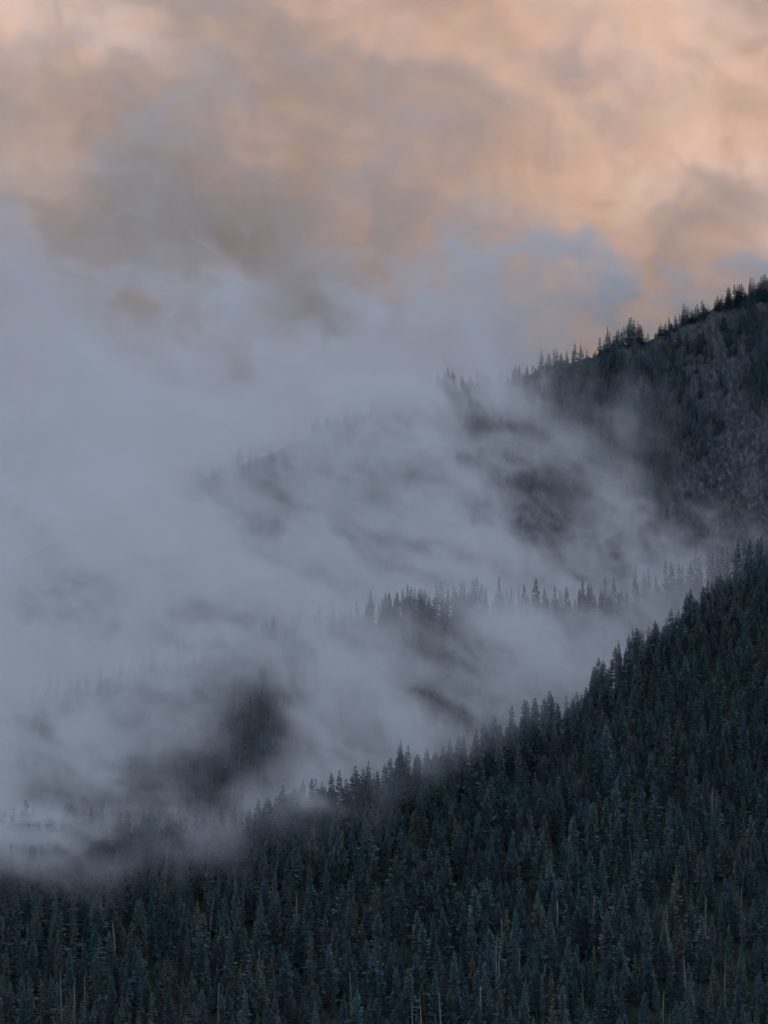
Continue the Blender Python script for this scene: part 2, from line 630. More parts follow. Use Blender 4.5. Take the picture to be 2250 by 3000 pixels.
for i in range(9):                                       # closed forest firs
    variant('fir', M_NEEDLE, seed=10 + i, H=RND.uniform(25, 33), R=RND.uniform(3.0, 4.3), bare=RND.uniform(0.08, 0.25), taper=RND.uniform(0.55, 0.85),
            whorl=RND.uniform(0.9, 1.2), per=10, droop=RND.uniform(0.3, 0.5), ragged=0.34, dryness=RND.uniform(0.02, 0.10), top=0.5)
for i in range(5):                                       # grey, lichen-hung, half dry
    variant('grey', M_NEEDLE, seed=40 + i, H=RND.uniform(24, 31), R=RND.uniform(2.4, 3.2), bare=RND.uniform(0.10, 0.25), taper=0.6,
            whorl=1.15, per=8, droop=0.55, ragged=0.45, dryness=0.45, gap=0.16, top=0.5)
for i in range(6):                                       # pointed ridge firs
    variant('ridge', M_NEEDLE, seed=60 + i, H=RND.uniform(20, 28), R=RND.uniform(3.0, 4.6), bare=0.06, taper=0.9, whorl=1.05, per=9,
            droop=0.28, ragged=0.32, dryness=0.02)
for i in range(5):                                       # thin subalpine spires
    variant('spire', M_NEEDLE, seed=80 + i, H=RND.uniform(14, 20), R=RND.uniform(1.6, 2.6), bare=0.02, taper=0.9, whorl=0.7, per=7,
            droop=0.35, ragged=0.35, dryness=0.03)
for i in range(3):                                       # yellowing trees
    variant('larch', M_LARCH, seed=100 + i, H=RND.uniform(18, 24), R=RND.uniform(2.3, 3.2), bare=0.15, taper=0.8, whorl=1.0, per=8,
            droop=0.18, ragged=0.4, dryness=0.1, gap=0.15)

SRC = {}                                                 # (kind, index) -> (crown object, trunk object): first built tree of each shape
COUNT = {}


def plant(name, kind, k_, pos, rot, scl, label, cat, group):
    cm, tm, H = VAR[kind][k_]
    t_ = link(name, None)
    t_.location = pos
    t_.rotation_euler = (0, 0, rot)
    t_.scale = scl
    c = link('crown', cm, t_)
    s_ = link('trunk', tm, t_)
    tag(t_, label, cat, group)
    SRC.setdefault((kind, k_), (c, s_))
    return t_


def pct(pos, hgt):
    u, v = pix(pos[0], pos[1], pos[2] + hgt)
    return u / 22.5, v / 30.0


ONES = 'zero one two three four five six seven eight nine ten eleven twelve thirteen fourteen fifteen sixteen seventeen eighteen nineteen'.split()
TENS = 'zero ten twenty thirty forty fifty sixty seventy eighty ninety'.split()


def word(n_):
    n_ = max(0, int(round(n_)))
    if n_ >= 100:
        return 'one-hundred'
    return ONES[n_] if n_ < 20 else TENS[n_ // 10] + ('-' + ONES[n_ % 10] if n_ % 10 else '')


def where(pos, hgt):
    a, b = pct(pos, hgt)
    return spot1(a, b)


def word1(n_):
    k_ = int(round(n_ * 10))
    return word(k_ // 10) + ('-point-' + ONES[k_ % 10] if k_ % 10 else '')


def spot1(a, b):
    return 'top %s percent across and %s percent down' % (word1(a), word1(b))


def spot(a, b):
    return 'top %s percent across and %s percent down the photo' % (word(a), word(b))


def stand(hill, px, py, hgt, y_lo, y_hi):
    """ground point on a hill where a tree of this height has its tip at the pixel"""
    Y = np.arange(y_lo, y_hi, 0.5)
    u, v = (px - 1125) * K, (1500 - py) * K
    dy, dz = CP - v * SP, SP + v * CP
    X, Z = u / dy * Y, dz / dy * Y
    g = hill.h(X, Y)
    i = int(np.argmax(g + hgt >= Z)) if np.any(g + hgt >= Z) else int(np.argmin(np.abs(g + hgt - Z)))
    return X[i], Y[i], float(g[i])


def jitter(x_lo, x_hi, y_lo, y_hi, dx, dy):
    xs = np.arange(x_lo, x_hi, dx)
    ys = np.arange(y_lo, y_hi, dy)
    X, Y = np.meshgrid(xs, ys, indexing='ij')
    X = X + (np.arange(len(ys)) % 2)[None, :] * dx / 2
    X = X + NR.uniform(-0.45, 0.45, X.shape) * dx
    Y = Y + NR.uniform(-0.45, 0.45, X.shape) * dy
    return X.ravel(), Y.ravel()


def forest(name, label, pts):
    """the mass of trees behind the single ones: points carry kind, size and turn, geometry nodes set the trees"""
    me = bpy.data.meshes.new(name)
    me.vertices.add(len(pts))
    me.vertices.foreach_set('co', np.array([p[0] for p in pts], dtype=np.float32).ravel())
    keys = sorted(set((p[1], p[2]) for p in pts))
    for nm, ty, vals in (('kind_index', 'INT', [keys.index((p[1], p[2])) for p in pts]), ('turn', 'FLOAT', [p[3] for p in pts])):
        a_ = me.attributes.new(nm, ty, 'POINT')
        a_.data.foreach_set('value', np.array(vals, dtype=np.int32 if ty == 'INT' else np.float32))
    a_ = me.attributes.new('size', 'FLOAT_VECTOR', 'POINT')
    a_.data.foreach_set('vector', np.array([p[4] for p in pts], dtype=np.float32).ravel())
    g = bpy.data.node_groups.new(name, 'GeometryNodeTree')
    g.interface.new_socket('Geometry', in_out='INPUT', socket_type='NodeSocketGeometry')
    g.interface.new_socket('Geometry', in_out='OUTPUT', socket_type='NodeSocketGeometry')
    N, L = g.nodes.new, g.links.new
    gi, go = N('NodeGroupInput'), N('NodeGroupOutput')

    def attr(nm, ty):
        n = N('GeometryNodeInputNamedAttribute')
        n.data_type = ty
        n.inputs[0].default_value = nm
        return n.outputs[0]
    ki, tu, sz = attr('kind_index', 'INT'), attr('turn', 'FLOAT'), attr('size', 'FLOAT_VECTOR')
    cx_ = N('ShaderNodeCombineXYZ')
    L(tu, cx_.inputs[2])
    jn = N('GeometryNodeJoinGeometry')
    for q, key in enumerate(keys):
        src = N('GeometryNodeJoinGeometry')
        for ob in SRC[key]:
            oi = N('GeometryNodeObjectInfo')
            oi.transform_space = 'ORIGINAL'
            oi.inputs[0].default_value = ob
            L(oi.outputs['Geometry'], src.inputs[0])
        cmp_ = N('FunctionNodeCompare')
        cmp_.data_type = 'INT'
        cmp_.operation = 'EQUAL'
        L(ki, cmp_.inputs[2])
        cmp_.inputs[3].default_value = q
        io = N('GeometryNodeInstanceOnPoints')
        L(gi.outputs[0], io.inputs['Points'])
        L(cmp_.outputs[0], io.inputs['Selection'])
        L(src.outputs[0], io.inputs['Instance'])
        L(cx_.outputs[0], io.inputs['Rotation'])
        L(sz, io.inputs['Scale'])
        L(io.outputs[0], jn.inputs[0])
    L(jn.outputs[0], go.inputs[0])
    ob = link(name, me)
    md = ob.modifiers.new('trees', 'NODES')
    md.node_group = g
    tag(ob, label, kind='stuff')
    return ob


def size(s_=None, lo=0.75, hi=1.15):
    s_ = NR.uniform(lo, hi) if s_ is None else s_
    w_ = s_ * NR.uniform(0.85, 1.15)
    return (w_, w_, s_)


# ---- front forest
snagF = [(965, 2715, 13), (1192, 2850, 14), (1206, 2930, 15), (1235, 2920, 13), (1290, 2905, 15), (1402, 2888, 15), (1410, 2890, 16), (1452, 2770, 22), (1461, 2790, 20),
         (1524, 2760, 14), (1518, 2780, 13), (1709, 2858, 14), (2123, 2795, 16), (2008, 2800, 12), (2195, 2450, 18), (1867, 2610, 12), (1862, 2500, 9), (1732, 2620, 14), (1675, 2690, 9),
         (1632, 2640, 12), (2065, 2630, 9), (1313, 2600, 9), (1146, 2660, 9), (420, 2497, 16), (396, 2530, 14), (413, 2560, 10), (485, 2455, 18), (180, 2845, 14), (219, 2885, 12),
         (250, 2860, 12), (340, 2705, 14), (240, 2745, 12), (615, 2630, 12), (720, 2545, 10), (865, 2630, 14), (1090, 2500, 8), (980, 2480, 10), (1470, 2690, 9), (540, 2700, 9),
         (2085, 2320, 10), (1850, 2440, 9), (1790, 2390, 9), (2020, 2430, 10), (1960, 2700, 9), (2170, 2600, 10), (1580, 2820, 10), (1030, 2850, 10), (640, 2880, 10), (80, 2700, 12),
         (1940, 2900, 10), (300, 2620, 12), (760, 2780, 9), (140, 2600, 10)]


def snag_mesh(seed, H, branchy):
    r = random.Random(seed)
    v, f = [], []
    ks = [-0.05, 0, 0.25, 0.5, 0.75, 0.93, 1.0]
    bend = r.uniform(-0.06, 0.06) * H
    r0 = (0.26 + 0.006 * H) * r.uniform(0.55, 1.35)

    def p_(q):
        return (bend * q * q, 0.1 * math.sin(4 * q), H * q)
    tip = r.uniform(0.12, 0.55)
    tube(v, f, [p_(q) for q in ks], [r0 * (1.3 if q <= 0 else 1 - (1 - tip) * q) * r.uniform(0.9, 1.1) for q in ks], 7)
    b = len(v) - 7                                                       # splintered top
    tp = p_(1.0)
    v.append((tp[0] + 0.1, tp[1], tp[2] + r.uniform(0.4, 1.6)))
    for q in range(7):
        f.append((b + q, b + (q + 1) % 7, len(v) - 1))
    for _ in range(branchy):
        q = r.uniform(0.2, 0.97)
        p = p_(q)
        an = r.uniform(0, 6.28)
        l_ = r.uniform(0.4, 2.2) * (1.25 - q)
        e = (p[0] + l_ * math.cos(an), p[1] + l_ * math.sin(an), p[2] - l_ * r.uniform(-0.1, 0.6))
        limb(v, f, p, e, 0.09, 0.03)
        limb(v, f, e, (e[0] + 0.3 * l_ * math.cos(an + 0.7), e[1] + 0.3 * l_ * math.sin(an + 0.7), e[2] - 0.35 * l_), 0.04, 0.015)
    return v, f


BR = {}


def add_snag(name, hill, px, py, hgt, seed, y_lo, y_hi, stuck, group, lean=0.0, extra=6):
    full = hgt + extra
    x, y, z = stand(hill, px, py, full, y_lo, y_hi)
    y -= 1.0
    z = float(hill.h(x, y))
    r = random.Random(seed)
    branchy = r.choice([4, 9, 14, 26, 34])
    v, f = snag_mesh(seed, full, branchy)
    t_ = link(name, mesh_from(name, v, f, M_DEADWOOD, smooth=True))
    t_.location = (x, y, z)
    t_.rotation_euler = (lean * 0.3, lean if lean else r.gauss(0, 0.045), r.uniform(0, 6.28) if not lean else 0)
    look = 'pale bare snag' if branchy < 5 else ('pale stubby snag' if branchy < 15 else 'branchy dead tree')
    a, b = pct((x, y, z), full)
    tag(t_, '%s %s, %s' % (look, stuck, spot(a, b)[:-10].replace(' and', ',')), 'dead tree', group)
    return (x, y)


snag_xy = []
for i, (px, py, hg) in enumerate(snagF):
    snag_xy.append(add_snag('dead_snag', F, px, py, hg, 300 + i, 1600, 2100, 'in the forest', 'dead snags in the front forest'))

larchF = [(1838, 2690), (2085, 2815), (1980, 2530), (1795, 2645), (1348, 2610), (1335, 2390), (1210, 2370), (1215, 2430), (1860, 2780), (2005, 2565), (1780, 2660),
          (1950, 2640), (1740, 2760), (1995, 2700), (705, 2815), (770, 2800), (1035, 2615), (1045, 2640), (580, 2630), (850, 2620), (375, 2895), (755, 2960), (1620, 2910), (1385, 2780), (2180, 2810), (1850, 2310), (1485, 2650), (920, 2420)]
larch_xy = []
for i, (px, py) in enumerate(larchF):
    k_ = i % 3
    s_ = RND.uniform(0.7, 1.0)
    hg = VAR['larch'][k_][2] * s_
    x, y, z = stand(F, px, py, hg, 1600, 2100)
    y -= 2.0
    z = float(F.h(x, y))
    larch_xy.append((x, y))
    plant('yellowing_conifer', 'larch', k_, (x, y, z), RND.uniform(0, 6.28), (s_, s_, s_),
          'olive yellow conifer, ' + where((x, y, z), hg), 'tree', 'yellowing conifers among the front firs')

X, Y = jitter(-270, 330, 1590, 2110, 5.7, 5.9)
Z = F.h(X, Y)
ok = (Y < F.yc(X) + 45)
allF = []
taken = np.array(snag_xy + larch_xy)
for x, y, z in zip(X[ok], Y[ok], Z[ok]):
    if np.min((taken[:, 0] - x) ** 2 + (taken[:, 1] - y) ** 2) < 6.0:
        continue
    if samp2(TN, x / 1.4, y / 1.4) > 2.3:                # small openings
        continue
    greyness = 0.10 + 0.30 * float(sstep(20, -130, x))
    kind = 'grey' if NR.random() < greyness else ('ridge' if NR.random() < 0.15 else 'fir')
    k_ = int(NR.integers(len(VAR[kind])))
    high = float(sstep(1760, 1960, y))                   # shorter, thinner trees higher up
    stand_age = 0.14 * float(samp2(TN, x / 2.2 + 300, y / 2.2))     # older and younger patches
    sc_ = size(float(np.clip(NR.uniform(0.40 - 0.06 * high, 0.98 - 0.34 * high) + stand_age, 0.26, 1.15)))
    allF.append(((x, y, z), kind, k_, NR.uniform(0, 6.28), sc_))
seen = []
for i, (p, kind, k_, rot, sc_) in enumerate(allF):
    u, v = pix(p[0], p[1], p[2] + VAR[kind][k_][2] * sc_[2])
    if 10 < u < 2240 and v < 2960:
        seen.append((p[1] - 0.25 * VAR[kind][k_][2] * sc_[2] * 8, i))
seen.sort()
single = set(i for _, i in seen[:290])
need = set((a[1], a[2]) for a in allF)
for i, a in enumerate(allF):                             # every shape needs one built tree
    if (a[1], a[2]) in need and i in single:
        need.discard((a[1], a[2]))
LOOK = {'fir': ['dark narrow fir', 'dense dark fir', 'tall dark fir', 'blue-green fir'], 'grey': ['grey ragged fir', 'thin greyish fir'], 'ridge': ['dark pointed fir', 'broad pointed fir']}
restF = []
for i, (p, kind, k_, rot, sc_) in enumerate(allF):
    if i in single or (kind, k_) in need:
        need.discard((kind, k_))
        lb = LOOK[kind][k_ % len(LOOK[kind])] + ', ' + where(p, VAR[kind][k_][2] * sc_[2])
        plant('fir_tree', kind, k_, p, rot, sc_, lb, 'tree', 'firs of the front forest')
    else:
        restF.append((p, kind, k_, rot, sc_))

# ---- second ridge: skyline firs at the places the photograph shows, then the mass on its face
ridgeS = [(898, 1790, 16), (935, 1760, 18), (975, 1765, 18), (1010, 1782, 14), (1045, 1763, 16), (1085, 1732, 22), (1120, 1752, 15), (1130, 1740, 20), (1140, 1742, 18), (1155, 1755, 14), (1165, 1748, 16), (1180, 1728, 20),
          (1195, 1714, 22), (1205, 1720, 20), (1215, 1726, 18), (1228, 1725, 19), (1235, 1724, 19), (1245, 1726, 18), (1258, 1735, 16), (1278, 1714, 24), (1293, 1705, 26), (1310, 1732, 16), (1330, 1722, 20), (1350, 1711, 22), (1360, 1702, 24), (1385, 1695, 26), (1397, 1690, 26),
          (1412, 1712, 20), (1425, 1722, 16), (1462, 1690, 26), (1485, 1728, 14), (1498, 1722, 16), (1520, 1728, 16), (1535, 1712, 22), (1570, 1697, 28), (1595, 1725, 16), (1625, 1718, 18), (1660, 1722, 18), (1707, 1690, 20), (1723, 1697, 18), (1732, 1700, 18), (1761, 1703, 16),
          (1772, 1690, 22), (1783, 1715, 14), (1797, 1694, 22), (1820, 1715, 14), (1838, 1722, 12), (1861, 1653, 34), (1886, 1667, 22), (1900, 1664, 26), (1922, 1683, 22), (1950, 1641, 34), (1967, 1650, 28), (1990, 1652, 28), (1998, 1660, 26), (2023, 1645, 26), (2040, 1600, 40), (2052, 1625, 32),
          (2076, 1618, 26), (2087, 1620, 24), (2102, 1628, 22), (2115, 1606, 30), (2130, 1618, 26), (2161, 1580, 36), (2183, 1582, 34), (2196, 1581, 34), (2220, 1580, 32), (2230, 1571, 36), (2246, 1585, 30),
          (540, 1862, 26), (555, 1885, 18), (520, 1880, 18), (720, 1850, 18), (145, 1965, 26), (95, 2010, 20), (35, 2000, 20), (770, 1830, 16), (60, 2020, 16)]
for i, (px, py, hg) in enumerate(ridgeS):
    kind = 'ridge' if hg >= 18 or RND.random() < 0.4 else 'spire'
    k_ = RND.randrange(len(VAR[kind]))
    s_ = (hg + 3) / VAR[kind][k_][2]
    w_ = s_ * RND.uniform(0.8, 1.05) * (0.72 if hg > 28 else 0.95)
    x, y, z = stand(S, px, py, hg + 2.5, 2330, 2560)
    plant('ridge_fir', kind, k_, (x, y, z), RND.uniform(0, 6.28), (w_, w_, s_),
          ('tall' if hg > 25 else 'small' if hg < 17 else 'dark') + ' fir on the foggy ridge, ' + spot1(px / 22.5, py / 30), 'tree', 'firs along the foggy second ridge')
X, Y = jitter(-420, 430, 2130, 2490, 7.0, 7.5)
ok = (Y < S.yc(X) + 22)
restS = []
for x, y in zip(X[ok], Y[ok]):
    kind = 'fir' if NR.random() < 0.45 else ('grey' if NR.random() < 0.3 else ('ridge' if NR.random() < 0.7 else 'spire'))
    near = float(sstep(60, 10, S.yc(x) - y))             # lower, clumped trees at the crest
    if x < -12 and NR.random() < near * float(sstep(0.6, -0.6, samp2(TN, x / 1.5 + 77, y / 1.5))) * 0.95:
        continue
    restS.append(((x, y, float(S.h(x, y))), kind, int(NR.integers(len(VAR[kind]))), NR.uniform(0, 6.28), size(lo=0.55 - 0.25 * near, hi=1.02 - 0.36 * near)))
for i in range(12):
    px, py = [(545, 2060), (565, 2080), (500, 2250), (740, 2040), (790, 2110), (860, 2150), (620, 2330), (700, 2200), (765, 2150), (852, 2110), (680, 2290), (610, 2390)][i]
    add_snag('ridge_snag', S, px, py, 14, 500 + i, 2100, 2450, 'on the shaded slope behind fog', 'dead snags on the second slope')

# ---- mountain: skyline firs, clumps on the face
ridgeM = [(1255, 1128, 22), (1300, 1120, 12), (1330, 1112, 12), (1365, 1090, 14), (1385, 1098, 12), (1412, 1070, 16), (1430, 1075, 14), (1450, 1065, 12), (1470, 1072, 12), (1510, 1030, 22), (1520, 1042, 16), (1545, 1045, 14), (1560, 1050, 12), (1586, 1013, 30), (1610, 1022, 22), (1623, 1012, 26), (1631, 1020, 22), (1642, 1035, 14), (1647, 1037, 14),
          (1757, 983, 24), (1768, 1000, 26), (1780, 955, 36), (1787, 970, 32), (1774, 985, 28), (1806, 968, 22), (1820, 950, 26), (1827, 945, 30), (1812, 960, 24), (1844, 917, 44), (1850, 915, 44), (1857, 925, 40), (1869, 925, 36), (1838, 940, 32), (1875, 938, 28), (1880, 945, 24), (1865, 950, 24),
          (1936, 944, 16), (1930, 955, 12), (1950, 945, 14), (1960, 930, 20), (1945, 955, 12), (1978, 925, 20), (1982, 935, 16), (1990, 920, 18), (2004, 890, 32), (2010, 898, 28), (2016, 900, 26), (2024, 905, 22), (2000, 905, 24), (2037, 898, 24), (2043, 891, 26), (2030, 910, 18), (2058, 880, 26), (2063, 890, 22),
          (2096, 876, 16), (2103, 868, 22), (2110, 872, 20), (2117, 866, 22), (2134, 843, 34), (2138, 848, 32), (2131, 855, 26), (2152, 835, 36), (2160, 838, 34), (2166, 834, 36), (2172, 833, 38), (2179, 842, 32), (2157, 850, 26), (2185, 855, 20), (2200, 815, 40), (2207, 816, 40), (2212, 830, 32), (2196, 835, 30), (2220, 828, 30), (2230, 812, 40), (2237, 806, 44), (2243, 805, 44), (2248, 815, 38), (2226, 825, 32)]
for i, (px, py, hg) in enumerate(ridgeM):
    hg = hg * 0.46 + 2
    k_ = RND.randrange(len(VAR['spire']))
    s_ = (hg + 1.0) / VAR['spire'][k_][2]
    w_ = s_ * RND.uniform(1.1, 1.7)
    x, y, z = stand(M, px, py, hg, 3240, 3420)
    plant('mountain_fir', 'spire', k_, (x, y, z - 0.6), RND.uniform(0, 6.28), (w_, w_, s_),
          '%s fir on the mountain crest, ' % ('tall' if hg > 18 else 'low' if hg < 10 else 'spire') + spot1(px / 22.5, py / 30), 'tree', 'spire firs along the mountain crest')
for i, (px, py, hg, le) in enumerate([(2118, 872, 9, -0.35), (2083, 885, 7, -0.4), (1800, 972, 7, 0.1), (1790, 985, 6, -0.1), (1950, 938, 6, -0.9), (2060, 890, 8, 0.15)]):
    add_snag('mountain_snag', M, px, py, hg, 600 + i, 3240, 3420, 'on the mountain crest', 'dead snags on the mountain crest', lean=le, extra=1)

restM = []
for px, py, hg in ridgeM:
    for _ in range(3):
        x, y, z = stand(M, px + RND.gauss(0, 9), py + 22, 3.0, 3240, 3420)
        y += RND.uniform(-4, 5)
        z = float(M.h(x, y))
        s_ = RND.uniform(0.12, 0.34)
        w_ = s_ * RND.uniform(1.6, 3.2)
        restM.append(((x, y, z - 0.3), 'spire', RND.randrange(5), RND.uniform(0, 6.28), (w_, w_, s_)))
for _ in range(420):                                     # brush along the whole crest
    x = RND.uniform(-60, 380)
    y = float(M.yc(x)) + RND.gauss(-3, 5)
    if samp2(TN, x / 1.2 + 9, 3.0) < -0.2:
        continue
    s_ = RND.uniform(0.06, 0.2)
    w_ = s_ * RND.uniform(2.0, 4.5)
    restM.append(((x, y, float(M.h(x, y)) - 0.2), 'spire', RND.randrange(5), RND.uniform(0, 6.28), (w_, w_, s_)))
CLUMP = [(1745, 1150, 60, 80), (1790, 1200, 70, 90), (1740, 1330, 110, 90), (1850, 1300, 110, 110), (2010, 1230, 45, 80), (2050, 1260, 40, 60), (1985, 1110, 35, 60), (1935, 1060, 40, 60), (1850, 1060, 50, 60), (1700, 1080, 60, 40), (1840, 1180, 70, 80), (1930, 1180, 60, 90), (2240, 1090, 30, 120), (2180, 940, 50, 35),
         (2215, 985, 45, 40), (2140, 1000, 25, 25), (1800, 1030, 40, 30), (1620, 1150, 120, 70), (1450, 1200, 140, 90), (1250, 1280, 120, 90), (1900, 1400, 120, 40), (1600, 1330, 120, 120), (1900, 1000, 60, 20), (2060, 1010, 30, 30), (2120, 1120, 12, 20)]
X, Y = jitter(-240, 360, 3000, 3310, 4.2, 4.6)
ok = Y < M.yc(X) + 4
XX, YY = X[ok], Y[ok]
ZZ = M.h(XX, YY)
UU, VV = pix(XX, YY, ZZ + 8)
prob = np.full(XX.shape, 0.03)
for px, py, rx, ry in CLUMP:
    prob = np.maximum(prob, 1.0 * np.exp(-(((UU - px) / rx) ** 2 + ((VV - py) / ry) ** 2) * 1.3))
prob = np.where((UU < 1500), np.maximum(prob, 0.5), prob)
prob *= np.where((UU > 1930) & (VV > 1330), 0.03, 1.0)
lump = samp2(TN, XX / 1.3 + 5, YY / 1.8 + 3)
keep = (NR.random(XX.shape) < prob * np.clip(0.75 + 0.5 * lump, 0, 1))
for x, y, z in zip(XX[keep], YY[keep], ZZ[keep]):
    kind = 'spire' if NR.random() < 0.75 else 'ridge'
    s_ = NR.uniform(0.45, 1.3) * (0.7 if kind == 'ridge' else 1.0)
    w_ = s_ * NR.uniform(1.0, 1.45 if kind == 'spire' else 1.05)
    restM.append(((x, y, z - 0.4), kind, int(NR.integers(len(VAR[kind]))), NR.uniform(0, 6.28), (w_, w_, s_)))

forest('front_forest', 'dense dark fir forest covering the front hillside up to the fog', restF)
forest('ridge_forest', 'dark firs on the foggy slope below the second ridge', restS)
forest('mountain_forest', 'scattered dark firs clinging to the rocky mountain face', restM)


# ------------------------------------------------------------------ stones on the mountain
def stone(seed):
    r = random.Random(seed)
    v, f = [], []
    n, rings = 6, [(-0.5, 0.6), (0.0, 1.0), (0.45, 0.65)]
    for hz, rr in rings:
        for q in range(n):
            a_ = 6.283 * q / n + r.uniform(-0.3, 0.3)
            k_ = rr * r.uniform(0.7, 1.2)
            v.append((k_ * math.cos(a_) * 0.6, k_ * math.sin(a_) * 0.5, hz * r.uniform(0.7, 1.2) * 0.8))
    for k_ in range(2):
        for q in range(n):
            q2 = (q + 1) % n
            f.append((k_ * n + q, k_ * n + q2, (k_ + 1) * n + q2, (k_ + 1) * n + q))
    f.append(tuple(range(2 * n, 3 * n)))
    f.append(tuple(reversed(range(n))))
    return v, f


big = [(2058, 1394, 2.6), (2175, 1322, 1.8), (2126, 1314, 1.6), (1901, 1359, 1.8), (2078, 1245, 1.8), (2080, 1501, 1.6), (2146, 1571, 2.2), (2024, 1493, 1.8), (2229, 1494, 1.5), (2160, 1360, 1.4), (2209, 1375, 1.5), (1990, 1278, 2.0), (2075, 1448, 1.4), (2212, 1448, 1.3), (2150, 1420, 1.2), (2100, 1540, 1.6)]
smesh = [mesh_from('boulder', *stone(700 + i), M_STONE) for i in range(5)]
bsrc = []
for i, (px, py, s_) in enumerate(big):
    x, y, z = stand(M, px, py, 0.5, 2900, 3400)
    b_ = link('boulder', smesh[i % 5])
    b_.location = (x, y, z + 0.2)
    b_.scale = (s_, s_, s_ * 0.8)
    b_.rotation_euler = (RND.uniform(-.4, .4), RND.uniform(-.4, .4), RND.uniform(0, 6.28))
    tag(b_, 'pale boulder on the grey scree, ' + spot(px / 22.5, py / 30)[:-10], 'boulder', 'boulders on the mountain scree')
    bsrc.append(b_)
# gravel: one mesh of many small stones
X, Y = jitter(70, 370, 2960, 3290, 2.1, 2.3)
Z = M.h(X, Y)
U, V = pix(X, Y, Z)
pr = sstep(1330, 1460, V) * sstep(1900, 2080, U) + 0.45 * sstep(2020, 2120, U) * sstep(1000, 1200, V)
pr *= np.clip(0.75 + 0.6 * samp2(TN, X / 2 + 9, Y / 2), 0.1, 1)
keep = NR.random(X.shape) < pr
vv, ff = [], []
sv = [stone(720 + i) for i in range(6)]
for x, y, z in zip(X[keep], Y[keep], Z[keep]):
    a, fl = sv[int(NR.integers(6))]
    s_ = 0.28 + 0.75 * NR.random() ** 3
    cr, sr = math.cos(NR.uniform(0, 6.28)), math.sin(NR.uniform(0, 6.28))
    b0 = len(vv)
    vv += [(x + s_ * (p[0] * cr - p[1] * sr), y + s_ * (p[0] * sr + p[1] * cr), z + 0.1 + s_ * p[2]) for p in a]
    ff += [tuple(b0 + q for q in t_) for t_ in fl]
gm = M_STONE.copy()
gm.name = 'scree_gravel'
ge = gm.node_tree.nodes.new('ShaderNodeNewGeometry')
for n in gm.node_tree.nodes:
    if n.type == 'VALTORGB':
        gm.node_tree.links.new(ge.outputs['Random Per Island'], n.inputs['Fac'])
tag(link('scree_gravel', mesh_from('scree_gravel', vv, ff, gm)), 'grey scree of small stones below the cliffs', kind='stuff')

# fallen pale log on the face
lv, lf = [], []
tube(lv, lf, [(0, 0, q * 10.5 / 5) for q in range(6)], [0.32, 0.30, 0.27, 0.22, 0.17, 0.1], 7)
for q in range(5):
    limb(lv, lf, (0, 0, 3 + q * 1.3), (0.7, 0.4 * (-1) ** q, 3.4 + q * 1.3), 0.06, 0.02)
lo_ = link('fallen_log', mesh_from('fallen_log', lv, lf, M_DEADWOOD, smooth=True))
x, y, z = stand(M, 1953, 1174, 0.5, 2900, 3400)
lo_.location = (x, y - 2.0, z + 1.5)
lo_.rotation_euler = (0, RD := RAD(52), 0)
tag(lo_, 'thin pale fallen log lying aslant on the dark mountain face', 'log')


# ------------------------------------------------------------------ fog
T3 = spectral3(128, 3.5, 5, 2.2)
T3b = spectral3(64, 4.2, 6)


def fog_mat(name, g_, col):
    m = bpy.data.materials.new(name)
    m.use_nodes = True
    n = m.node_tree.nodes
    n.clear()
    out = n.new('ShaderNodeOutputMaterial')
    p = n.new('ShaderNodeVolumePrincipled')
    p.inputs['Density'].default_value = 1.0
    p.inputs['Color'].default_value = (*col, 1)
    p.inputs['Anisotropy'].default_value = g_
    m.node_tree.links.new(p.outputs[0], out.inputs['Volume'])
    return m


M_FOG = fog_mat('fog', 0.15, (0.998, 0.998, 0.998))
M_WARM_CLOUD = fog_mat('sunset_tinted_cloud', 0.2, (1.0, 0.955, 0.905))  # sunset warmth put into the scattering colour of the cloud


def grid_coords(mn, mx, n):
    ax = [np.linspace(a, b, q, dtype=np.float32) for a, b, q in zip(mn, mx, n)]
    return np.meshgrid(*ax, indexing='ij')


